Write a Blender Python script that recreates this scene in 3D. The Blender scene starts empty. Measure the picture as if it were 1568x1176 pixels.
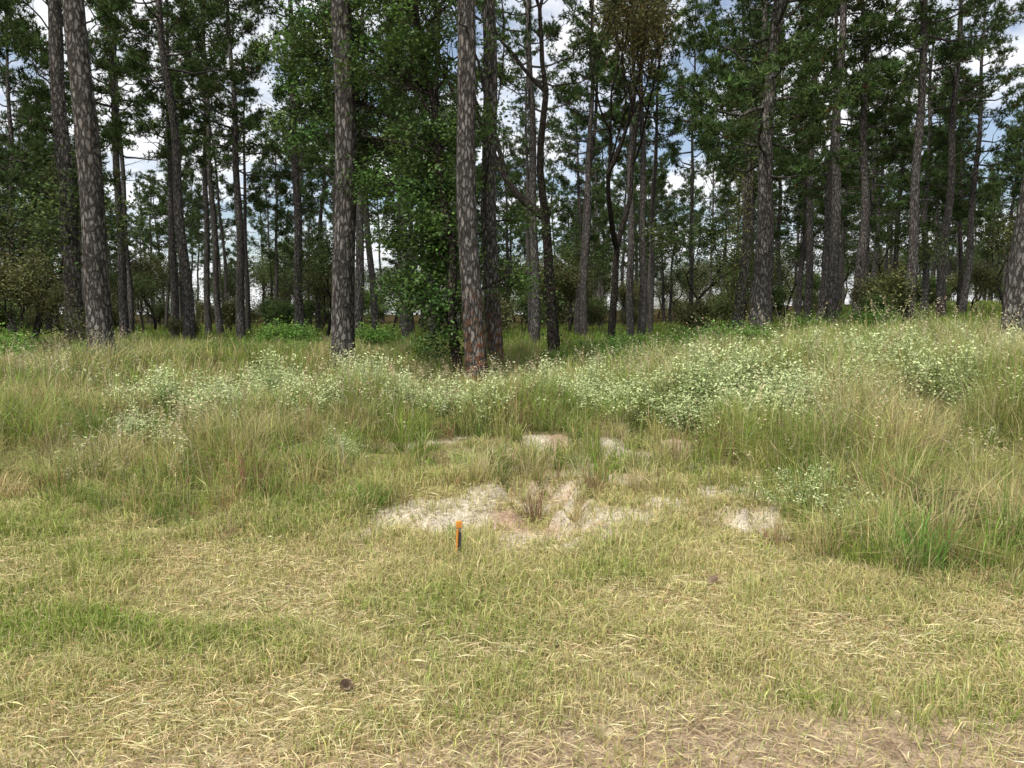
import bpy, math, numpy as np
from mathutils import Vector
rng=np.random.default_rng(7)
scene=bpy.context.scene
pi=math.pi
# ---------------- noise / terrain ----------------
TT=np.random.default_rng(3).random((12,256,256))
def vn(x,y,s,k=0):
    x=np.asarray(x,float)/s+31.7*k; y=np.asarray(y,float)/s+17.3*k
    xi=np.floor(x).astype(int); yi=np.floor(y).astype(int)
    fx=x-xi; fy=y-yi; fx=fx*fx*(3-2*fx); fy=fy*fy*(3-2*fy)
    T=TT[k%12]; a=xi&255; b=yi&255; a1=(xi+1)&255; b1=(yi+1)&255
    return (T[a,b]*(1-fx)+T[a1,b]*fx)*(1-fy)+(T[a,b1]*(1-fx)+T[a1,b1]*fx)*fy
def fbm(x,y,s,k=0,o=4):
    v=0;a=.5;t=0
    for i in range(o):
        v=v+a*vn(x,y,s/2**i,k+i); t+=a; a*=.5
    return v/t
def ss(a,b,x):
    t=np.clip((np.asarray(x,float)-a)/(b-a),0,1); return t*t*(3-2*t)
def gz(x,y,cx,cy,sx,sy): return np.exp(-(((x-cx)/sx)**2+((y-cy)/sy)**2))
def sandreg(x,y): 
    return np.clip(gz(x,y,.3,5.9,2.2,.65)+.95*gz(x,y,.8,7.4,2.0,.6)+.85*gz(x,y,-6,6.1,1.2,.25)+.95*gz(x,y,1.7,6.0,.8,.55)+.55*gz(x,y,.5,5.05,1.6,.3),0,1.1)
def sand(x,y):
    n=fbm(x,y*1.8,.5,2,5); r=sandreg(x,y)
    return ss(.48,.63,n*.88+r*.13)*ss(.1,.4,r)
def TH(x,y):
    x=np.asarray(x,float);y=np.asarray(y,float)
    yy=np.clip(y,1,75); rt=ss(.12,.6,x/yy)
    z=.31*ss(4.9,8.8,y)+(.22*rt-.06)*ss(9,18,y)
    z=z+.34*gz(x,y,5.4,10.5,3,2.6)-.24*gz(x,y,-.6,13.3,3.0,2.6)+.08*gz(x,y,-9,15,4,3)
    z=z+.036*np.clip(yy-17,0,60)*rt+.13*rt*ss(12,16,y)
    z=z+.10*(fbm(x,y,2.2,5)-.5)*ss(4.2,7,y)+.025*(fbm(x,y,.5,6)-.5)
    s=sandreg(x,y); z=z+.16*s*(ss(.42,.52,fbm(x,y,.7,8))-.5)*ss(4.8,5.6,y)
    return z
# ---------------- mesh builder ----------------
class MB:
    def __init__(s): s.v=[];s.f=[];s.c=[];s.n=0
    def add(s,v,f,m=0,c=(.5,.5,.5),smooth=False):
        v=np.asarray(v,float).reshape(-1,3); f=np.asarray(f,int)
        c=np.asarray(c,float)
        if c.ndim==1: c=np.tile(c,(len(v),1))
        s.v.append(v); s.c.append(c); s.f.append((f+s.n,m,smooth)); s.n+=len(v)
    def mesh(s,name,mats):
        me=bpy.data.meshes.new(name)
        v=np.concatenate(s.v); c=np.concatenate(s.c)
        loops=np.concatenate([f.ravel() for f,_,_ in s.f])
        cnt=np.concatenate([np.full(len(f),f.shape[1]) for f,_,_ in s.f])
        mi=np.concatenate([np.full(len(f),m) for f,m,_ in s.f])
        sm=np.concatenate([np.full(len(f),q) for f,_,q in s.f])
        st=np.concatenate([[0],np.cumsum(cnt)[:-1]])
        me.vertices.add(len(v)); me.loops.add(len(loops)); me.polygons.add(len(cnt))
        me.vertices.foreach_set('co',v.ravel().astype(np.float32))
        me.loops.foreach_set('vertex_index',loops.astype(np.int32))
        me.polygons.foreach_set('loop_start',st.astype(np.int32))
        me.polygons.foreach_set('material_index',mi.astype(np.int32))
        me.polygons.foreach_set('use_smooth',sm.astype(bool))
        for m in mats: me.materials.append(m)
        me.update(calc_edges=True)
        a=me.color_attributes.new(name='Col',type='FLOAT_COLOR',domain='POINT')
        a.data.foreach_set('color',np.hstack([np.clip(c,0,1),np.ones((len(c),1))]).ravel().astype(np.float32))
        return me
    def obj(s,name,mats): return put(name,s.mesh(name,mats))
def put(name,me,loc=(0,0,0),rot=(0,0,0),scale=(1,1,1),parent=None):
    o=bpy.data.objects.new(name,me); scene.collection.objects.link(o)
    o.location=loc;o.rotation_euler=rot;o.scale=scale
    if parent: o.parent=parent
    return o
def norm(a): return a/(np.linalg.norm(a,axis=-1,keepdims=True)+1e-9)
def tube(mb,pts,rad,sides=6,m=0,c=(.5,.5,.5),rough=0):
    pts=np.asarray(pts,float); k=len(pts); rad=np.broadcast_to(rad,(k,))
    t=norm(np.gradient(pts,axis=0)); ref=np.array([1.,.13,.07]) if abs(t[:,2]).mean()>.6 else np.array([.1,.05,1.])
    a=norm(np.cross(t,ref)); b=np.cross(t,a)
    th=np.arange(sides)/sides*2*pi
    rr=rad[:,None]*(1+rough*(rng.random((k,sides))-.5))
    v=pts[:,None]+rr[...,None]*(np.cos(th)[None,:,None]*a[:,None]+np.sin(th)[None,:,None]*b[:,None])
    i=np.arange(k-1)[:,None]*sides; j=np.arange(sides)[None]; j2=(j+1)%sides
    f=np.stack([i+j,i+j2,i+sides+j2,i+sides+j],-1).reshape(-1,4)
    mb.add(v,f,m,c,True)
def curve(p0,p1,n=5,sag=0.,jit=0.):
    s=np.linspace(0,1,n)[:,None]; p0=np.asarray(p0,float);p1=np.asarray(p1,float)
    p=p0*(1-s)+p1*s; p[:,2]+=sag*4*(s*(1-s))[:,0]
    if jit: p[1:-1]+=rng.normal(0,jit,(n-2,3))
    return p
def leafq(mb,cen,L,W,col,m=1,up=.6,droop=0.):
    n=len(cen); a=rng.normal(size=(n,3)); a[:,2]=a[:,2]*.6-droop; a=norm(a)
    nn=rng.normal(size=(n,3)); nn[:,2]=np.abs(nn[:,2])+up; b=norm(np.cross(a,norm(nn)))
    L=np.broadcast_to(L,(n,))[:,None]; W=np.broadcast_to(W,(n,))[:,None]
    v=np.stack([cen-a*L/2,cen+b*W/2+a*L*.05,cen+a*L/2,cen-b*W/2+a*L*.05],1)
    mb.add(v,np.arange(4*n).reshape(n,4),m,np.repeat(col,4,0))
def vcol(base,n,var=.25,hue=.08):
    b=np.asarray(base,float)[None]*np.exp(rng.normal(0,var,(n,1)))
    return b*(1+rng.normal(0,hue,(n,3)))
def blades(mb,p,h,w,lean,base,tip,m=0,az=None):
    n=len(p); az=rng.random(n)*2*pi if az is None else az
    d=np.stack([np.cos(az),np.sin(az),0*az],1)
    fa=rng.random(n)*2*pi; s=np.stack([np.cos(fa),np.sin(fa),0*fa],1)
    h=h[:,None];w=w[:,None];lean=lean[:,None]; up=np.array([0,0,1.])
    mid=p+up*h*.58+d*h*lean*.28
    tp=p+up*h*np.clip(1-.35*lean,.15,1)+d*h*lean
    v=np.stack([p-s*w/2,p+s*w/2,mid-s*w*.4,mid+s*w*.4,tp],1)
    i=np.arange(n)[:,None]*5
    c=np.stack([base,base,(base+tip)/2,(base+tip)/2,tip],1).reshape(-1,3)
    k=mb.n
    mb.add(v,np.concatenate([i+np.array([[0,1,3,2]])]),m,c)
    mb.f.append((k+i+np.array([[2,3,4]]),m,False))
# ---------------- materials ----------------
def newmat(name):
    m=bpy.data.materials.new(name); m.use_nodes=True; nt=m.node_tree; nt.nodes.clear()
    out=nt.nodes.new('ShaderNodeOutputMaterial'); return m,nt,nt.nodes,nt.links,out
def leafmat(name,tr=.3,gl=None):
    m,nt,N,L,out=newmat(name)
    at=N.new('ShaderNodeAttribute'); at.attribute_name='Col'
    if gl is None:
        d=N.new('ShaderNodeBsdfDiffuse'); L.new(at.outputs['Color'],d.inputs['Color'])
    else:
        d=N.new('ShaderNodeBsdfPrincipled'); d.inputs['Roughness'].default_value=.5; d.inputs['Specular IOR Level'].default_value=gl
        L.new(at.outputs['Color'],d.inputs['Base Color'])
    t=N.new('ShaderNodeBsdfTranslucent'); mx=N.new('ShaderNodeMixShader'); mx.inputs[0].default_value=tr
    L.new(at.outputs['Color'],t.inputs[0])
    L.new(d.outputs[0],mx.inputs[1]); L.new(t.outputs[0],mx.inputs[2]); L.new(mx.outputs[0],out.inputs[0]); return m
M_leaf=leafmat('broad_leaf',.3,.2); M_needle=leafmat('pine_needles',.22); M_grass=leafmat('grass_blades',.35)
def barkmat(name,c1,c2,cr,sc=(11,11,3.6),red=0):
    m,nt,N,L,out=newmat(name)
    tc=N.new('ShaderNodeTexCoord'); mp=N.new('ShaderNodeMapping'); mp.inputs['Scale'].default_value=sc
    nz=N.new('ShaderNodeTexNoise'); nz.inputs['Scale'].default_value=1.6; nz.inputs['Detail'].default_value=7; nz.inputs['Roughness'].default_value=.7
    ad=N.new('ShaderNodeVectorMath'); ad.operation='MULTIPLY_ADD'; ad.inputs[1].default_value=(1.3,1.3,1.3)
    vo=N.new('ShaderNodeTexVoronoi'); vo.feature='DISTANCE_TO_EDGE'; vo.inputs['Scale'].default_value=1.3
    v2=N.new('ShaderNodeTexVoronoi'); v2.inputs['Scale'].default_value=1.3
    L.new(tc.outputs['Object'],mp.inputs[0]); L.new(mp.outputs[0],nz.inputs[0])
    L.new(nz.outputs['Color'],ad.inputs[0]); L.new(mp.outputs[0],ad.inputs[2])
    L.new(ad.outputs[0],vo.inputs[0]); L.new(ad.outputs[0],v2.inputs[0])
    r=N.new('ShaderNodeValToRGB'); r.color_ramp.elements[0].position=.0; r.color_ramp.elements[1].position=.22
    r.color_ramp.elements[0].color=(0,0,0,1)
    L.new(vo.outputs['Distance'],r.inputs[0])
    m1=N.new('ShaderNodeMix'); m1.data_type='RGBA'; m1.inputs['A'].default_value=(*c1,1); m1.inputs['B'].default_value=(*c2,1)
    L.new(v2.outputs['Color'],m1.inputs[0])
    m2=N.new('ShaderNodeMix'); m2.data_type='RGBA'; m2.inputs['A'].default_value=(*cr,1)
    L.new(r.outputs[0],m2.inputs[0]); L.new(m1.outputs['Result'],m2.inputs['B'])
    n2=N.new('ShaderNodeTexNoise'); n2.inputs['Scale'].default_value=7; n2.inputs['Detail'].default_value=8; n2.inputs['Roughness'].default_value=.75
    L.new(tc.outputs['Object'],n2.inputs[0])
    r2=N.new('ShaderNodeValToRGB'); r2.color_ramp.elements[0].position=.35; r2.color_ramp.elements[1].position=.68
    r2.color_ramp.elements[0].color=(.65,.64,.63,1); r2.color_ramp.elements[1].color=(1.25,1.24,1.22,1)
    L.new(n2.outputs['Fac'],r2.inputs[0])
    mm=N.new('ShaderNodeMix'); mm.data_type='RGBA'; mm.blend_type='MULTIPLY'; mm.inputs[0].default_value=1
    L.new(m2.outputs['Result'],mm.inputs['A']); L.new(r2.outputs[0],mm.inputs['B'])
    col=mm.outputs['Result']
    if red:
        sp=N.new('ShaderNodeSeparateXYZ'); L.new(tc.outputs['Object'],sp.inputs[0])
        mr=N.new('ShaderNodeMapRange'); mr.inputs[1].default_value=2.4; mr.inputs[2].default_value=.3; mr.inputs[4].default_value=1.
        L.new(sp.outputs[2],mr.inputs[0]); n3=N.new('ShaderNodeTexNoise'); n3.inputs['Scale'].default_value=9; L.new(tc.outputs['Object'],n3.inputs[0])
        r3=N.new('ShaderNodeMapRange'); r3.inputs[1].default_value=.48; r3.inputs[2].default_value=.6; L.new(n3.outputs['Fac'],r3.inputs[0])
        mu=N.new('ShaderNodeMath'); mu.operation='MULTIPLY'; mu.use_clamp=True; L.new(mr.outputs[0],mu.inputs[0]); L.new(r3.outputs[0],mu.inputs[1])
        m3=N.new('ShaderNodeMix'); m3.data_type='RGBA'; m3.inputs['B'].default_value=(.24,.11,.055,1)
        L.new(mu.outputs[0],m3.inputs[0]); L.new(col,m3.inputs['A']); col=m3.outputs['Result']
    p=N.new('ShaderNodeBsdfDiffuse')
    bp=N.new('ShaderNodeBump'); bp.inputs['Strength'].default_value=.9; bp.inputs['Distance'].default_value=.03
    L.new(r.outputs[0],bp.inputs['Height']); L.new(bp.outputs[0],p.inputs['Normal'])
    L.new(col,p.inputs['Color']); L.new(p.outputs[0],out.inputs[0]); return m
M_bark=barkmat('pine_bark',(.13,.118,.107),(.24,.225,.208),(.045,.04,.036))
M_barkred=barkmat('pine_bark_scorched',(.13,.118,.107),(.24,.225,.208),(.045,.04,.036),red=1)
M_oakbark=barkmat('hardwood_bark',(.07,.06,.05),(.12,.105,.09),(.025,.02,.017),sc=(20,20,6))
def simplemat(name,c,r=.8):
    m,nt,N,L,out=newmat(name); p=N.new('ShaderNodeBsdfPrincipled'); p.inputs['Roughness'].default_value=r
    nz=N.new('ShaderNodeTexNoise'); nz.inputs['Scale'].default_value=60; tc=N.new('ShaderNodeTexCoord'); L.new(tc.outputs['Object'],nz.inputs[0])
    mx=N.new('ShaderNodeMix'); mx.data_type='RGBA'; mx.inputs['A'].default_value=(*[q*.6 for q in c],1); mx.inputs['B'].default_value=(*[min(1,q*1.3) for q in c],1)
    L.new(nz.outputs['Fac'],mx.inputs[0]); L.new(mx.outputs['Result'],p.inputs['Base Color']); L.new(p.outputs[0],out.inputs[0]); return m
def groundmat():
    m,nt,N,L,out=newmat('ground_soil')
    at=N.new('ShaderNodeAttribute'); at.attribute_name='Col'; tc=N.new('ShaderNodeTexCoord')
    n1=N.new('ShaderNodeTexNoise'); n1.inputs['Scale'].default_value=9; n1.inputs['Detail'].default_value=9; n1.inputs['Roughness'].default_value=.75
    L.new(tc.outputs['Object'],n1.inputs[0])
    r=N.new('ShaderNodeValToRGB'); r.color_ramp.elements[0].position=.3; r.color_ramp.elements[1].position=.68
    r.color_ramp.elements[0].color=(.45,.42,.38,1); r.color_ramp.elements[1].color=(1.3,1.28,1.25,1)
    L.new(n1.outputs['Fac'],r.inputs[0])
    v=N.new('ShaderNodeTexVoronoi'); v.inputs['Scale'].default_value=90; L.new(tc.outputs['Object'],v.inputs[0])
    r2=N.new('ShaderNodeMix'); r2.data_type='RGBA'; r2.blend_type='MULTIPLY'; r2.inputs[0].default_value=1
    L.new(at.outputs['Color'],r2.inputs['A']); L.new(r.outputs[0],r2.inputs['B'])
    sat=N.new('ShaderNodeMapRange'); sep=N.new('ShaderNodeSeparateColor'); L.new(v.outputs['Color'],sep.inputs[0]); L.new(sep.outputs[0],sat.inputs[0]); sat.inputs[3].default_value=.7; sat.inputs[4].default_value=1.2
    r3=N.new('ShaderNodeMix'); r3.data_type='RGBA'; r3.blend_type='MULTIPLY'; r3.inputs[0].default_value=1
    L.new(r2.outputs['Result'],r3.inputs['A']); L.new(sat.outputs[0],r3.inputs['B'])
    p=N.new('ShaderNodeBsdfDiffuse')
    bp=N.new('ShaderNodeBump'); bp.inputs['Strength'].default_value=.8; bp.inputs['Distance'].default_value=.025
    ad=N.new('ShaderNodeMath'); ad.operation='MULTIPLY_ADD'; ad.inputs[1].default_value=-.35
    L.new(v.outputs['Distance'],ad.inputs[0]); L.new(n1.outputs['Fac'],ad.inputs[2]); L.new(ad.outputs[0],bp.inputs['Height'])
    L.new(bp.outputs[0],p.inputs['Normal']); L.new(r3.outputs['Result'],p.inputs['Color']); L.new(p.outputs[0],out.inputs[0]); return m
# ---------------- ground ----------------
def gravel(x,y): return ss(3.0,2.5,y-.2*x*(x<0)*-1*-1+.5*(fbm(x,y,1.3,9)-.5)+.06*x*(x<0))
def build_ground():
    u=np.linspace(-1,1,420); X=7*np.sinh(u*4.9)/np.sinh(4.9)*60
    y1=np.arange(1.5,10,.05); y2=10+np.cumsum(.08*1.045**np.arange(150)); y3=-np.array([0,.5,1,2,4,8,16,40,100,400.])[::-1]
    Y=np.concatenate([y3,[.7,1.2],y1,y2]); Y=Y[Y<600]
    X=np.unique(np.concatenate([np.arange(-8,8,.06),X[np.abs(X)>8]]))
    gx,gy=np.meshgrid(X,Y); gx=gx.ravel();gy=gy.ravel(); z=TH(gx,gy)
    nx,ny=len(X),len(Y); i=(np.arange(ny-1)[:,None]*nx+np.arange(nx-1)[None]).ravel()
    f=np.stack([i,i+1,i+nx+1,i+nx],1)
    s=sand(gx,gy)*ss(12,9,gy); s=s[:,None]
    soil=np.array([.24,.195,.11]); straw=np.array([.42,.36,.20]); sa=np.array([.56,.505,.40]); pink=np.array([.45,.325,.23])
    g=fbm(gx,gy,1.3,9)[:,None]; near=(1-ss(5,8,gy))[:,None]
    c=soil*(1-near)+straw*near; c=c*(.7+.6*g)
    rd=fbm(gx,gy,.5,10)[:,None]; k=ss(.50,.68,rd); sc=sa*(1-k)+pink*k
    c=c*(1-s)+sc*s
    gr=gravel(gx,gy)[:,None]*.8; c=c*(1-gr)+np.array([.40,.30,.215])*gr
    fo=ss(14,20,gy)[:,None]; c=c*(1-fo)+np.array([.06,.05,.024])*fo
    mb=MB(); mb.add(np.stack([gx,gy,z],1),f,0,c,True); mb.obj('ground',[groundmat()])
build_ground()
# ---------------- grass ----------------
G_green=np.array([.245,.345,.06]); G_straw=np.array([.68,.59,.30]); G_pale=np.array([.48,.50,.17])
def yb(x): return 5.75-1.4*ss(1.2,2.4,x)+.6*(vn(x,x*0,1.1,4)-.5)
def hmap(x,y):
    b=yb(x); h=.055+.235*ss(b-.4,b+.6,y)+(.18+.17*ss(1.8,4,x))*ss(b+.6,b+2.8,y)
    c=sandreg(x,y); h=h*(1-.6*np.clip(c,0,1))
    h=h*(1-.35*gz(x,y,-.5,10.5,2.4,2.2))
    return h*(.35+1.2*ss(.25,.75,fbm(x,y,.9,7)))
def mixc(a,b,t): return a[None]*(1-t[:,None])+b[None]*t[:,None]
def gcolor(x,y,n,strawbias=0.,j=.12,lo=.40,hi=.62):
    gf=fbm(x,y,1.6,1); t=ss(lo,hi,gf+strawbias+rng.normal(0,j,n))
    c=mixc(G_green,G_straw,t); d=(rng.random(n)<.3)[:,None]; c=np.where(d,G_pale[None],c)
    return c*np.exp(rng.normal(0,.2,(n,1)))*(1+rng.normal(0,.05,(n,3)))
def samp(n,y0,y1,p=1.0,wx=.78,ex=1.2):
    y=y0+(y1-y0)*rng.random(n)**p; x=(rng.random(n)*2-1)*(wx*y+ex); return x,y
def grass_short():
    mb=MB()
    x,y=samp(290000,1.6,6.6,1.0)
    keep=(rng.random(len(x))>sand(x,y)*.8)&(rng.random(len(x))<.3+1.1*fbm(x,y,.3,3))
    keep&=rng.random(len(x))>gravel(x,y)*.82
    x=x[keep];y=y[keep];n=len(x); z=TH(x,y)-.004
    pg=ss(.46,.62,fbm(x,y,.7,11)); gb=np.clip(gz(x,y,-1.9,3.55,1.2,.22)+.8*gz(x,y,-.1,3.1,.4,.22)+.8*gz(x,y,1.2,2.9,.5,.15),0,1)
    h=(.025+.05*rng.random(n))*(.75+.9*pg+.4*gb)*(1+.8*ss(3.5,5.5,y)); w=.0026+.0026*rng.random(n)+.0004*y
    lz=rng.random(n)*1.3
    st=fbm(x*.35+y*.1,y*1.6,.5,4)-.5
    sb=.24+.12*gz(x,y,0,4.4,9,.5)-.15*pg-.28*gb+.05*ss(3.2,2.4,y)+.5*st
    c=gcolor(x,y,n,sb,.17,.36,.70)
    blades(mb,np.stack([x,y,z],1),h,w,lz,c*.72,c)  # same painted root shade, weaker on the short blades
    n=135000; x,y=samp(n,1.6,7.2); keep=(rng.random(n)>sand(x,y)*.7)&(rng.random(n)<.22+1.1*ss(.4,.62,fbm(x*.4,y*1.8,.6,5)))&(rng.random(n)>gravel(x,y)*.4); x=x[keep];y=y[keep];n=len(x)
    z=TH(x,y)+.008+.035*rng.random(n)**1.5; L=.03+.12*rng.random(n)**2; az=rng.normal(0.1,.8,n)
    d=np.stack([np.cos(az),np.sin(az),rng.normal(0,.13,n)],1); s=np.stack([-np.sin(az),np.cos(az),rng.normal(0,.5,n)],1)
    p=np.stack([x,y,z],1); w=(.0018+.002*rng.random(n)+.0003*y)[:,None]; L=L[:,None]
    bow=np.stack([x*0,x*0,.01*rng.random(n)],1)
    v=np.stack([p-d*L/2,p-s*w/2+bow,p+d*L/2,p+s*w/2+bow],1)
    c=vcol((.67,.58,.34),n,.22,.05); c=np.where((rng.random(n)<.25)[:,None],vcol((.40,.30,.16),n),c)
    mb.add(v,np.arange(4*n).reshape(n,4),0,np.repeat(c,4,0))
    return mb.obj('mown_grass',[M_grass])
grass_short()
def tufts(mb,x,y,hh,nb,spread,w,strawb,leanm=.6,dark=0.,col=None):
    n=len(x); X=np.repeat(x,nb);Y=np.repeat(y,nb); r=np.abs(rng.normal(0,1,n*nb))*np.repeat(spread*np.ones(n),nb); a=rng.random(n*nb)*2*pi
    X=X+r*np.cos(a);Y=Y+r*np.sin(a); Z=TH(X,Y)-.01
    h=np.repeat(hh,nb)*(.45+.75*rng.random(n*nb)); ww=w*(.6+.8*rng.random(n*nb))*np.ones(n*nb)
    if col is None:
        tc=gcolor(x,y,n,strawb); k=rng.random(n); tc=np.where((k<.12)[:,None],vcol((.40,.28,.15),n,.15),tc); tc=np.where(((k>.14)&(k<.28))[:,None],vcol((.17,.27,.065),n,.15),tc)
    else: tc=vcol(col,n,.15,.06)
    c=np.repeat(tc,nb,0)*np.exp(rng.normal(0,.2,(n*nb,1)))
    st=rng.random(n*nb)<.16; c[st]=vcol((.55,.47,.26),st.sum())
    if dark: c=c*(1-dark)
    lean=np.abs(rng.normal(0,leanm,n*nb))
    blades(mb,np.stack([X,Y,Z],1),h,ww,np.clip(lean,0,1.5),c*.65,c,az=a+rng.normal(0,.6,n*nb))  # blade roots coloured darker than tips: painted occlusion inside the tufts
def grass_mid():
    mb=MB()
    x,y=samp(9800,4.0,9.5); h=hmap(x,y); k=(y>yb(x)-.6)&(rng.random(len(x))>sand(x,y)*.82)&(rng.random(len(x))<.3+1.2*fbm(x,y,1.0,3)-.25*sandreg(x,y)); x,y,h=x[k],y[k],h[k]
    tufts(mb,x,y,h*1.15,25,.04+.05*rng.random(len(x)),.0052,0,.65)
    n=105; x=rng.uniform(2.2,5.9,n); y=rng.uniform(4.3,7.6,n); y=np.maximum(y,yb(x)+.05); k=x<.78*y+1; x,y=x[k],y[k]
    tufts(mb,x,y,rng.uniform(.38,.68,len(x)),110,.09,.0055,.02,.8)
    n=150; x=rng.uniform(-6.5,1.6,n); y=rng.uniform(5.6,8.5,n); k=sand(x,y)<.45; x,y=x[k],y[k]
    tufts(mb,x,y,rng.uniform(.2,.48,len(x)),70,.06,.0055,-.02,.75)
    n=90; x=rng.uniform(-2.2,2.4,n); y=rng.uniform(4.9,8.2,n)
    tufts(mb,x,y,rng.uniform(.12,.26,len(x)),34,.04,.005,.04,.8)
    q=np.array([(2.15,4.55),(2.3,4.45),(.75,6.2),(-1.05,6.4),(-2.2,6.5),(1.15,7.1),(-4.1,6.4),(3.3,4.8)]); tufts(mb,q[:,0],q[:,1],np.full(len(q),.3),80,.08,.0055,0,.65,col=(.28,.39,.07))
    return mb.obj('meadow_grass',[M_grass])
grass_mid()
def seedstems(mb,x,y,h,col):
    n=len(x); z=TH(x,y); az=rng.random(n)*2*pi; lean=.15+.45*rng.random(n)
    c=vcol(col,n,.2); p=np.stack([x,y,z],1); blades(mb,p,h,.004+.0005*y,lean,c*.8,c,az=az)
    d=np.stack([np.cos(az),np.sin(az),0*az],1)
    tip=p+np.array([0,0,1.])*h[:,None]*(1-.35*lean)[:,None]+d*(h*lean)[:,None]
    for k in range(8):
        q=tip-(np.array([0,0,1.])*.9+d*.4)*(h*.035*k)[:,None]
        leafq(mb,q+rng.normal(0,.012,(n,3)),.035,.008+.0005*y,c*1.1,0,.0)
def grass_tall():
    mb=MB()
    x,y=samp(14000,8.0,22,.9,.8,1.5); h=hmap(x,y)
    k=(rng.random(len(x))<.5+.9*fbm(x,y,1.8,3)); x,y,h=x[k],y[k],h[k]
    tufts(mb,x,y,np.clip(h*1.1,.14,.8),20,.08+.06*rng.random(len(x)),.0075+.0004*np.repeat(y,20),-.10,.6)
    x,y=samp(4200,5.6,14,.9); h=hmap(x,y)*1.3+.16; k=rng.random(len(x))<.1+1.2*ss(.42,.62,fbm(x,y,1.3,2))-sandreg(x,y); seedstems(mb,x[k],y[k],h[k],(.50,.45,.28))
    return mb.obj('tall_grass',[M_grass])
grass_tall()
def grass_forest():
    mb=MB(); x,y=samp(9000,20,75,1.15,.82,3)
    tufts(mb,x,y,.2+.35*rng.random(len(x)),12,.25+.2*rng.random(len(x)),.03,0,.5,.0,col=(.25,.37,.065))
    return mb.obj('forest_floor_grass',[M_grass])
grass_forest()
# ---------------- pines ----------------
def pine_mesh(name,seed,H=20.,r0=.23,crown=.42,nb=40,Lm=3.2,bend=.25,mat=None,stubs=9,nn=11):
    global rng; old=rng; rng=np.random.default_rng(seed)
    mb=MB(); k=26; t=np.linspace(0,1,k)**1.15; zz=t*H
    ph=rng.random(4)*6.28
    def cx(z): return np.stack([bend*np.sin(z/H*3.3+ph[0])+.06*np.sin(z*.9+ph[1])-bend*np.sin(ph[0])-.06*np.sin(ph[1]),bend*np.sin(z/H*2.7+ph[2])+.06*np.sin(z*.8+ph[3])-bend*np.sin(ph[2])-.06*np.sin(ph[3]),z],-1)
    pts=cx(zz); pts[0,2]=-.3
    rad=r0*(1-.82*t**1.1)+.3*r0*np.exp(-zz/.35)
    tube(mb,pts,rad,14,0,(.5,.5,.5),.09)
    for i in range(stubs):
        h=H*rng.uniform(.14,crown); a=rng.random()*6.28; L=rng.uniform(.25,1.7); p0=cx(h); d=np.array([math.cos(a),math.sin(a),rng.uniform(-.15,.45)])
        p=curve(p0,p0+d*L,5,rng.uniform(-.1,.15),.04); tube(mb,p,np.linspace(.025,.006,5),4,0)
        if L>.8:
            for q in range(3): 
                p1=p[rng.integers(2,5)]; tube(mb,curve(p1,p1+rng.normal(0,.3,3),3),[.01,.006,.003],3,0)
    C=[];D=[];B=[]
    for i in range(nb):
        tt=((i+rng.random())/nb)**.95; h=H*(crown+(1-crown)*tt*.985); a=i*2.4+rng.normal(0,.5)
        L=(Lm*(1-tt)**.6*(.6+.4*min(1,tt*5+.3))+.5)*rng.uniform(.55,1.15); el=math.radians(rng.uniform(-12,22)+42*tt)
        d=np.array([math.cos(a)*math.cos(el),math.sin(a)*math.cos(el),math.sin(el)]); p0=cx(h)
        n=7; s=np.linspace(0,1,n)[:,None]; P=p0+d*L*s+np.array([0,0,1.])*(L*.16*s**2.2-.10*L*np.sin(s*pi)); P[1:]+=rng.normal(0,.05,(n-1,3))
        tube(mb,P,np.linspace(.018+.012*L,.008,n),4,0)
        side=np.array([-math.sin(a),math.cos(a),0])
        ns=int(4+L*1.8)
        for j in range(ns):
            u=rng.uniform(.35,1); q=np.array([np.interp(u*(n-1),np.arange(n),P[:,e]) for e in range(3)])
            sd=norm(d*.8+side*rng.choice([-1,1])*rng.uniform(.3,1.1)+np.array([0,0,rng.uniform(-.1,.7)])); sl=(.25+.30*L*(1.15-u))*rng.uniform(.6,1.2)
            tube(mb,curve(q,q+sd*sl,4,0,.03),[.012,.009,.007,.004],3,0)
            m=int(7+sl*7); e=q+sd*sl*.85; cc=e+norm(rng.normal(size=(m,3)))*rng.uniform(.05,1,(m,1))*np.array([.42,.42,.24]); C.append(cc); D.append(norm(sd*.5+norm(cc-e))); B.append(np.full(m,math.exp(rng.normal(0,.2))))
    C=np.concatenate(C);D=np.concatenate(D);B=np.concatenate(B); M=len(C)
    tc=vcol((.074,.115,.039),M,.2,.06)*B[:,None]; br=rng.random(M)<.02; tc[br]=(.16,.10,.05)
    cN=np.repeat(C,nn,0); dN=norm(np.repeat(D,nn,0)*.45+np.array([0,0,.3])+rng.normal(0,.6,(M*nn,3))); w=norm(np.cross(dN,rng.normal(size=(M*nn,3))))*rng.uniform(.014,.025,(M*nn,1))
    Ln=rng.uniform(.14,.25,(M*nn,1)); v=np.stack([cN-w,cN+w,cN+dN*Ln],1)
    c=np.repeat(tc,nn,0)*np.exp(rng.normal(0,.15,(M*nn,1)))
    mb.add(v,np.arange(3*M*nn).reshape(-1,3),1,np.repeat(c,3,0))
    rng=old
    return mb.mesh(name,[mat or M_bark,M_needle])
PV=[pine_mesh('pine_tree_a',11,20,.23,.42,43,3.3,.25),pine_mesh('pine_tree_b',12,21,.23,.48,38,3.1,.3),pine_mesh('pine_tree_c',13,18,.23,.35,45,3.0,.3),
    pine_mesh('pine_tree_d',14,22,.23,.45,41,3.6,.2),pine_mesh('pine_tree_e',15,17,.23,.27,50,2.7,.3),pine_mesh('pine_tree_f',16,23,.23,.51,35,3.1,.15)]
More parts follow.
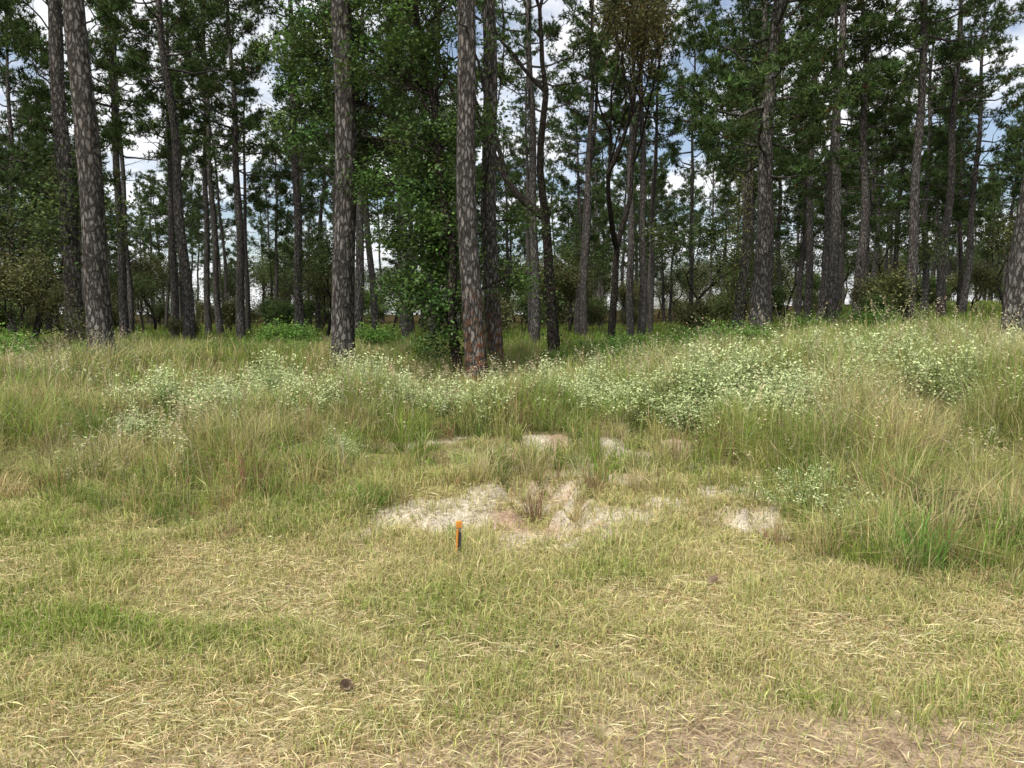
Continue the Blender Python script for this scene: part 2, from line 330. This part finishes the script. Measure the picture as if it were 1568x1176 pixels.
PN=[pine_mesh('pine_trunk_near_a',21,25,.23,.5,36,3.2,.12,stubs=4),pine_mesh('pine_trunk_near_b',22,25,.23,.52,36,3.2,.16,mat=M_barkred,stubs=5)]
near=[(-8.85,16,.52,PN[0],-2.0,0),(-3.3,14.5,.46,PN[0],.3,2.0),(-.62,12.9,.38,PN[1],-.3,1.0),(-.36,15.6,.35,PN[1],.2,4.0),
 (10.2,15.0,.5,PN[0],1.3,4.0),(7.3,22,.50,PV[4],-1.2,1.0),(-12.9,22,.48,PN[0],-1.8,3.5)]
mid=[(-18.3,35,.42,0,0),(-13.1,30,.44,1,0),(-18.4,45,.35,3,0),(-16.9,43,.36,5,-1),(-12.8,35,.42,0,.4),(-9.9,35,.42,5,0),(-7.4,40,.34,1,-1.5),
 (3.9,40,.42,3,0),(6.1,38,.40,5,0),(6.8,39,.42,1,.8),(12.3,40,.40,0,0),(14.1,34,.40,2,0),(13.0,30,.44,5,-.3),(14.9,32,.42,0,-.6),(16.2,30.5,.42,1,1.6),
 (20.8,36,.42,3,.2),(24.2,40,.30,2,0),(8.4,28,.36,2,2.0),(-22,29,.45,3,-1),(-3.5,33,.40,3,0),(.9,30,.36,1,.5),(20.5,27,.36,4,0),(-27,40,.4,2,0),(-15.5,26,.38,4,.5),(24,31,.4,0,1),(-20,25,.4,4,0),(-6.5,31,.38,2,0)]
R2=np.random.default_rng(5)
for (x,y,d,me,l,rz) in near:
    s=d/.46; put('pine_tree',me,(x,y,float(TH(x,y))),(R2.uniform(-.01,.01),math.radians(l),0),(s,s,max(.9,min(s,1.05))))
for (x,y,d,i,l) in mid:
    s=d/.46; put('pine_tree',PV[i],(x,y,float(TH(x,y))),(R2.uniform(-.015,.015),math.radians(l),R2.uniform(-.2,.2)),(max(s,.85),max(s,.85),R2.uniform(.9,1.03)))
root=put('distant_pine_forest',None)
pts=[(x,y) for x,y,*_ in near+mid]; cnt=0
for k in range(9000):
    y=R2.uniform(37,115); x=R2.uniform(-.9,.9)*y
    md=3.2 if y<60 else 4.1
    if all((x-a)**2+(y-b)**2>md*md for a,b in pts):
        pts.append((x,y)); cnt+=1
        s=R2.uniform(.6,.95); put('pine',PV[R2.integers(0,6)],(x,y,float(TH(x,y))),(R2.normal(0,.02),R2.normal(0,.02),R2.uniform(0,6.28)),(s,s,R2.uniform(.66,1.0)),root)
    if cnt>235: break
for x,y in [(-17,19),(-21,23),(15.5,19),(19,22)]:
    put('pine_tree',PV[R2.integers(0,6)],(x,y,float(TH(x,y))),(0,0,R2.uniform(0,6)),(1,1,1))
# ---------------- hardwoods ----------------
def branchy(name,seed,H,r,depth=5,spread=.5,nleaf=14,lsz=.09,col=(.06,.085,.03),up=.25,sig=.22,first=.35,stems=1,var=.3,straight=.1,upright=False):
    global rng; old=rng; rng=np.random.default_rng(seed); mb=MB(); tips=[]
    def rec(p,d,L,r,k):
        n=6; P=[p]; dd=d
        for i in range(n-1):
            dd=norm(dd+rng.normal(0,straight*(.3 if upright and k==depth else 1),3)+np.array([0,0,up*.12])); P.append(P[-1]+dd*L/(n-1))
        P=np.array(P); tube(mb,P,np.linspace(r,r*.68,n),8 if k>=depth-1 else (5 if k>1 else 3),0)
        if k<=2: tips.extend([P[-1],P[3]])
        if k==0: return
        nc=rng.integers(2,4)
        for c in range(nc):
            nd=norm(dd+rng.normal(0,spread,3)+np.array([0,0,up*.4])); rec(P[-1] if c<2 else P[3],nd,L*rng.uniform(.6,.85),r*rng.uniform(.5,.68),k-1)
    for s in range(stems):
        q=0 if upright else 1
        rec(np.array([rng.normal(0,.12*(stems>1)),rng.normal(0,.12*(stems>1)),-.1]),norm(np.array([q*rng.normal(0,.08+.2*(stems>1)),q*rng.normal(0,.08+.2*(stems>1)),1.])),H*first,r,depth)
    T=np.array(tips); n=len(T)*nleaf; c=np.repeat(T,nleaf,0)+rng.normal(0,sig,(n,3))
    cc=np.repeat(vcol(col,len(T),var,.08),nleaf,0)*np.exp(rng.normal(0,.15,(n,1)))
    leafq(mb,c,lsz*rng.uniform(.7,1.3,n),lsz*.55,cc,1,.5)
    rng=old; return mb.mesh(name,[M_oakbark,M_leaf])
HW=[branchy('hardwood_a',61,11,.17,6,.36,11,.12,(.13,.12,.045),sig=.27,first=.36,up=.7,upright=True),
    branchy('hardwood_b',32,8,.10,5,.5,15,.12,(.09,.125,.037),sig=.3,first=.25),
    branchy('hardwood_c',33,7,.09,5,.55,15,.12,(.12,.12,.044),sig=.3,first=.22)]
put('hardwood_tree',HW[0],(1.15,20,float(TH(1.15,20))),(0,0,0.4))
put('hardwood_tree',HW[0],(3.6,27,float(TH(3.6,27))),(0,0,2.4),(.95,.95,.95))
for x,y,i,s in [(-13.2,18.5,1,.85),(-15.5,20,2,1.0),(-12.0,17.6,2,.6),(-8.5,34,1,.9),(7.3,30,1,.95),(-19,27,1,1),(-16.5,17.5,1,.9),(-14.0,21.5,1,1.1),(17,34,1,.9),(23,33,2,1.1)]:
    put('hardwood_tree',HW[i],(x,y,float(TH(x,y))),(0,0,R2.uniform(0,6)),(s,s,s))
SH=[branchy('shrub_a',41,2.6,.03,4,.6,16,.11,(.09,.135,.038),sig=.22,first=.3,stems=3),branchy('shrub_b',42,2.2,.03,4,.6,16,.11,(.13,.135,.05),sig=.22,first=.3,stems=3),
    branchy('shrub_c',43,1.3,.02,3,.7,30,.08,(.14,.25,.05),sig=.2,first=.3,stems=4)]
und=put('forest_understory',None)
for k in range(215):
    y=R2.uniform(42,100) if k>8 else R2.uniform(28,40); x=R2.uniform(-.9,.9)*y; s=R2.uniform(.6,1.2)*(1+.7*ss(60,100,y))
    put('shrub',[HW[1],HW[2],SH[0],SH[1]][R2.choice(4,p=[.22,.18,.32,.28]) if k>8 else R2.choice([2,3])],(x,y,float(TH(x,y))),(0,0,R2.uniform(0,6)),(s,s,s),und)
for k in range(85):
    y=R2.uniform(98,125); x=-105+k*2.5+R2.normal(0,1); s=R2.uniform(1.4,2.1)
    put('treeline_tree',HW[1+k%2],(x,y,float(TH(x,y))-.5),(0,0,R2.uniform(0,6)),(s,s,s*.9),und)
for x,y,s in [(1.9,15.5,.6),(2.9,16.2,.75),(3.6,15.4,.6),(4.3,16.8,.8),(5.2,17.6,.8),(2.4,17.4,.8),(6,16,.55),(-5.6,19,.8),(-9.6,17.2,.8),(6.2,19.5,1.1),(5.3,20.5,1.2),(9,19,.8),(11,18.5,.8),(-11.5,16.5,1.1),(-12.6,16.0,1.2),(3.9,18.5,.9),(1.2,17.6,.6),(-2.2,18,.7),(-7,18.5,.8),(-10.6,15.4,.8),(3.2,19.5,1),(4.6,19,1),(2.2,19,.9),(-4.5,24,1.2),(-8,26,1.3),(12,25,1.2),(9.5,24,1.1)]:
    put('green_shrub',SH[2],(x,y,float(TH(x,y))),(0,0,R2.uniform(0,6)),(s,s,s*.7))
def oak():
    global rng; rng=np.random.default_rng(77); mb=MB(); x0,y0=-.98,13.1; z0=float(TH(x0,y0))
    P=np.array([[x0,y0,z0-.1],[x0-.03,y0,z0+1.2],[x0-.12,y0+.2,z0+2.6],[x0-.3,y0+.5,z0+4.2],[x0-.6,y0+1.0,z0+6],[x0-.9,y0+1.3,z0+8],[x0-1.0,y0+1.3,z0+10]]); 
    t=np.linspace(0,6,30); P2=np.stack([np.interp(t,np.arange(7),P[:,e]) for e in range(3)],1)+np.stack([.04*np.sin(t*4),.03*np.cos(t*3),0*t],1)
    tube(mb,P2,np.linspace(.10,.03,30),9,0)
    cl=[(-1.35,13,1.3,.45,.5,.45,14),(-1.75,12.9,2.1,.7,.6,.5,30),(-1.15,12.9,1.9,.35,.5,.5,12),(-1.55,12.9,3.0,.6,.7,.5,28),(-2.2,12.9,3.1,.45,.5,.35,12),(-1.15,12.8,2.9,.4,.5,.5,14),(-1.9,13,3.9,.85,.8,.5,34),(-1.1,12.9,3.9,.45,.5,.4,12),(.05,13.8,2.3,.35,.4,.35,9),(.2,13.8,3.4,.3,.4,.3,6),(-2.7,13.6,4.2,.7,.7,.4,18),
        (-2.8,14.1,5.0,1.1,.8,.55,40),(-1.6,13,4.9,.9,.9,.55,36),(-.7,13.4,5.2,.6,.8,.4,12),(-3.6,14.3,5.9,1.1,.8,.55,38),(-2.1,13.1,6.0,.8,.9,.6,38),(-1.1,13.4,6.3,.8,.9,.5,18),(-3.4,14.3,7.1,1.2,.9,.6,40),(-1.9,13,7.3,1.1,1,.65,44),(-.4,13.4,7.9,.9,.9,.6,10),(-1.3,13,9.3,1.5,1.3,.8,24),(-4.4,14.4,5.2,.6,.6,.4,12),(-4.4,14.4,6.7,.8,.8,.5,20),(-2.8,13.6,8.7,1.6,1.1,.8,34)]
    for (cx,cy,cz,rx,ry,rz,ns) in cl:
        c=np.array([cx,cy+.9*min(1,max(0,(cz-1)/2)),cz]); hz=max(z0+.9,cz-rx*.9-.3); i=np.argmin(abs(P2[:,2]-hz)); p0=P2[i]
        B=curve(p0,c,7,.12,.04); tube(mb,B,np.linspace(.035,.012,7),5,0)
        q=norm(rng.normal(size=(ns,3)))*(rng.random((ns,1))**.4)*np.array([rx,ry,rz])*1.1+c
        for s in q:
            b=B[rng.integers(3,7)]; tube(mb,curve(b,s,4,.05,.03),[.01,.008,.006,.003],3,0)
        nl=80; cen=np.repeat(q,nl,0)+rng.normal(0,1,(ns*nl,3))*np.array([.16,.16,.10])
        col=np.repeat(vcol((.068,.12,.029),ns,.32,.07),nl,0)*np.exp(rng.normal(0,.2,(ns*nl,1)))
        leafq(mb,cen,rng.uniform(.06,.105,ns*nl),.044,col,1,.7,.2)
    mb.obj('oak_tree',[M_oakbark,M_leaf])
oak()
def vine(x,y,h0,h1,r,n,lx,name='trunk_vine',col=(.09,.13,.04)):
    mb=MB(); z=rng.uniform(h0,h1,n); a=rng.random(n)*2*pi; rr=r+np.abs(rng.normal(0,.12,n))*(.5+vn(z,z*0,.6,3)*1.6)
    c=np.stack([x+lx*z+rr*np.cos(a),y+rr*np.sin(a),TH(x,y)+z],1); leafq(mb,c,rng.uniform(.07,.12,n),.06,vcol(col,n,.35,.1),1,.2)
    t=np.linspace(h0,h1,40); tube(mb,np.stack([x+lx*t+r*np.cos(t*.9),y+r*np.sin(t*.9),TH(x,y)+t],1),.015,4,0); mb.obj(name,[M_oakbark,M_leaf])
vine(8.4,28,0,11,.2,3500,.035,col=(.13,.14,.045)); vine(-.36,15.6,4,9,.2,500,.0); vine(1.15,20,.5,5,.16,500,.0); vine(7.3,22,5.5,12,.35,2500,-.02,col=(.05,.085,.03)); vine(-3.3,14.5,5,9,.2,700,.005)
# ---------------- croton weeds ----------------
def croton(seed,R=.45,Hh=.6,ns=46):
    global rng; old=rng; rng=np.random.default_rng(seed); mb=MB()
    for i in range(ns):
        a=rng.random()*6.28; r=abs(rng.normal(0,R*.5)); b=np.array([r*math.cos(a)*.5,r*math.sin(a)*.5,-.02]); h=Hh*rng.uniform(.5,1.2)
        tip=np.array([r*math.cos(a)*1.6,r*math.sin(a)*1.6,h]); P=curve(b,tip,5,.03,.02); tube(mb,P,[.005,.005,.004,.003,.002],3,0,(.28,.32,.16))
        m=44; u=rng.uniform(.2,1.02,m)**.8; c=np.stack([np.interp(u*4,np.arange(5),P[:,e]) for e in range(3)],1)+rng.normal(0,.032,(m,3))*(.5+u[:,None])
        t=u[:,None]; base=np.array([.24,.34,.10])*(1-t**2)+np.array([.66,.72,.40])*t**2
        leafq(mb,c,rng.uniform(.024,.05,m),.02,base*np.exp(rng.normal(0,.2,(m,1))),0,.6)
    rng=old; return mb.mesh('croton',[M_grass])
CR=[croton(s,R,h,n) for s,R,h,n in [(51,.45,.6,60),(52,.6,.55,75),(53,.35,.75,50)]]
R3=np.random.default_rng(9)
wl=[(-3.1,9.6),(-2.7,9.2),(-3.4,10.2),(-2.3,9.9),(-1.6,9.0),(-1.3,8.7),(-.3,9.0),(.2,9.2),(.7,9.4),(1.0,9.2),(1.4,9.5),(1.7,9.0),(.5,8.9),(-.1,8.5),(2.2,8.4),(2.6,8.8),(3.0,9.3),(2.6,7.7),(2.9,8.2),(3.4,9.8),(3.9,9.3),(4.4,9.9),(4.9,10.2),(4.6,9.3),(5.2,9.6),(5.7,9.1),(6.3,9.2),(6.0,8.5),(5.6,8.2),(6.7,8.8),(6.5,9.8),(3.6,8.6),(-1.7,6.7),(2.6,5.9),(-4.2,8.8),(-3.6,8.8),(4.0,10.8),(5.5,10.9),(1.9,9.8),(-3.9,7.6),(1.8,7.9),(2.0,8.6),(1.2,8.5),(-.8,8.6),(5.0,8.7),(-2.1,8.3),(2.4,8.0),(3.2,8.5),(2.7,9.0),(4.2,8.9),(-2.6,8.7),(.9,8.7),(.2,8.7),(1.5,8.8),(5.9,8.8),(6.2,8.2),(5.2,7.8),(5.5,7.6),(5.0,8.1),(4.8,7.4),(3.3,7.9),(3.9,8.2),(2.9,7.5)]
for x,y in wl:
    x+=R3.normal(0,.1); y+=R3.normal(0,.12); s=R3.uniform(.7,1.15)*(.5 if y<7 else 1)*(1 if x>1.9 else .85)
    put('croton_weed',CR[R3.integers(0,3)],(x,y,float(TH(x,y))),(0,0,R3.uniform(0,6)),(s*1.1,s*1.1,s*R3.uniform(.8,1.15)))
def brush(x,y,R,h,n,col,name):
    mb=MB()
    for i in range(n):
        a=rng.random()*6.28; p=np.array([x+rng.normal(0,R*.3),y+rng.normal(0,R*.3),0]); p[2]=TH(p[0],p[1]); e=p+np.array([math.cos(a)*R*rng.random(),math.sin(a)*R*rng.random(),h*rng.uniform(.4,1)])
        tube(mb,curve(p,e,5,.05,.04),[.006,.006,.005,.004,.003],3,0,np.array(col)*rng.uniform(.6,1.2))
    mb.obj(name,[M_grass])
brush(-7.9,14.3,.6,.7,160,(.36,.33,.28),'dead_brush'); brush(3.1,5.2,.5,.4,60,(.36,.28,.17),'dead_brush')
# ---------------- pine cones ----------------
def cone():
    mb=MB(); L=.07
    for i in range(90):
        t=i/90; a=i*2.4; r=.021*math.sin(pi*(t*.85+.12))**.7; z=t*L; ca,sa=math.cos(a),math.sin(a); o=np.array([ca,sa,0]); s=np.array([-sa,ca,0]); w=.009
        c=np.array([0,0,z]); v=[c+o*.004-s*.002,c+o*.004+s*.002,c+o*r+s*w*.8+[0,0,.006],c+o*(r+.006)+[0,0,.009],c+o*r-s*w*.8+[0,0,.006]]
        mb.add(v,[[0,1,2,3,4]],0,(.1,.07,.05)); 
    tube(mb,[[0,0,0],[0,0,L*.5],[0,0,L]],[.008,.012,.004],6,0); return mb.mesh('pine_cone',[simplemat('cone_scales',(.26,.18,.12),.8)])
CM=cone()
for x,y,rz in [(-.72,3.02,.5),(1.15,4.2,2.2)]:
    put('pine_cone',CM,(x,y,float(TH(x,y))+.028),(1.35,0,rz))
# ---------------- survey stake ----------------
def stake():
    import bmesh
    x,y=-.355,4.66; z=float(TH(x,y)); root=put('survey_stake',None,(x,y,z),(.03,.05,.3))
    def box(n,sx,sy,z0,z1,mat,ox=0,oy=0,point=False):
        bm=bmesh.new(); bmesh.ops.create_cube(bm,size=1)
        for v in bm.verts: 
            v.co=Vector((v.co.x*sx+ox,v.co.y*sy+oy,z0+(v.co.z+.5)*(z1-z0)))
            if point and v.co.z<z0+.01: v.co.x*=.15
        bmesh.ops.bevel(bm,geom=list(bm.edges),offset=.0012,segments=1,affect='EDGES'); me=bpy.data.meshes.new(n); bm.to_mesh(me); bm.free(); me.materials.append(mat); put(n,me,parent=root)
    wood=simplemat('stake_wood',(.22,.17,.11)); org=simplemat('orange_paint',(.72,.28,.04),.6); dk=simplemat('stake_dark_side',(.05,.045,.045),.6)
    box('lath',.034,.012,-.08,.22,wood,point=True); box('painted_top',.036,.014,.22,.262,org); box('ribbon',.012,.008,.03,.215,org,-.011,-.0115)
    box('dark_strip',.018,.004,.06,.19,dk,.008,-.0085)  # plain dark strip on the stake's front face, beside the orange one
stake()
def flag():
    mb=MB(); x,y=2.35,3.15; z=float(TH(x,y)); tube(mb,[[x,y,z-.05],[x,y,z+.03],[x+.005,y,z+.07]],.0015,5,0); mb.add([[x,y,z+.04],[x+.04,y+.01,z+.038],[x+.042,y,z+.065],[x+.005,y,z+.07]],[[0,1,2,3]],0); mb.obj('survey_marker_flag',[simplemat('flag_orange',(.9,.22,.03),.5)])
flag()
# ---------------- light ----------------
EL=math.radians(58); AZ=math.atan2(-.55,-.83)
sd=Vector((math.sin(AZ)*math.cos(EL),math.cos(AZ)*math.cos(EL),math.sin(EL)))
ld=bpy.data.lights.new('sun','SUN'); ld.energy=4.6; ld.angle=math.radians(12); ld.color=(1,.96,.89)
lo=bpy.data.objects.new('sun',ld); scene.collection.objects.link(lo); lo.rotation_euler=sd.to_track_quat('Z','Y').to_euler()
w=bpy.data.worlds.new('World'); scene.world=w; w.use_nodes=True; nt=w.node_tree; N=nt.nodes; L=nt.links; N.clear()
out=N.new('ShaderNodeOutputWorld'); bg=N.new('ShaderNodeBackground'); bg.inputs[1].default_value=.15
sky=N.new('ShaderNodeTexSky'); sky.sky_type='NISHITA'; sky.sun_disc=False; sky.sun_elevation=EL; sky.sun_rotation=AZ; sky.dust_density=1.5
tc=N.new('ShaderNodeTexCoord'); sp=N.new('ShaderNodeSeparateXYZ'); L.new(tc.outputs['Generated'],sp.inputs[0])
ad=N.new('ShaderNodeMath'); ad.operation='ADD'; ad.inputs[1].default_value=.22; mxz=N.new('ShaderNodeMath'); mxz.operation='MAXIMUM'; mxz.inputs[1].default_value=0
L.new(sp.outputs[2],mxz.inputs[0]); L.new(mxz.outputs[0],ad.inputs[0])
dx=N.new('ShaderNodeMath');dx.operation='DIVIDE';dy=N.new('ShaderNodeMath');dy.operation='DIVIDE'
L.new(sp.outputs[0],dx.inputs[0]);L.new(ad.outputs[0],dx.inputs[1]);L.new(sp.outputs[1],dy.inputs[0]);L.new(ad.outputs[0],dy.inputs[1])
cb=N.new('ShaderNodeCombineXYZ');L.new(dx.outputs[0],cb.inputs[0]);L.new(dy.outputs[0],cb.inputs[1])
nz=N.new('ShaderNodeTexNoise'); nz.inputs['Scale'].default_value=1.7; nz.inputs['Detail'].default_value=7; nz.inputs['Roughness'].default_value=.58; L.new(cb.outputs[0],nz.inputs[0])
rp=N.new('ShaderNodeValToRGB'); rp.color_ramp.elements[0].position=.43; rp.color_ramp.elements[1].position=.56; rp.color_ramp.elements[0].color=(.12,.12,.12,1); L.new(nz.outputs['Fac'],rp.inputs[0])
mx=N.new('ShaderNodeMix'); mx.data_type='RGBA'; mx.inputs['B'].default_value=(7.6,7.7,7.9,1); L.new(rp.outputs[0],mx.inputs[0]); L.new(sky.outputs[0],mx.inputs['A']); L.new(mx.outputs['Result'],bg.inputs[0]); L.new(bg.outputs[0],out.inputs[0])
# ---------------- camera ----------------
cd=bpy.data.cameras.new('camera'); cd.lens=26; cd.sensor_width=36; cd.clip_end=2000; cd.clip_start=.05
co=bpy.data.objects.new('camera',cd); scene.collection.objects.link(co); co.location=(0,0,1.6); co.rotation_euler=(math.radians(90-5.5),0,0); scene.camera=co
scene.view_settings.view_transform='Standard'; scene.view_settings.look='None'; scene.view_settings.exposure=0
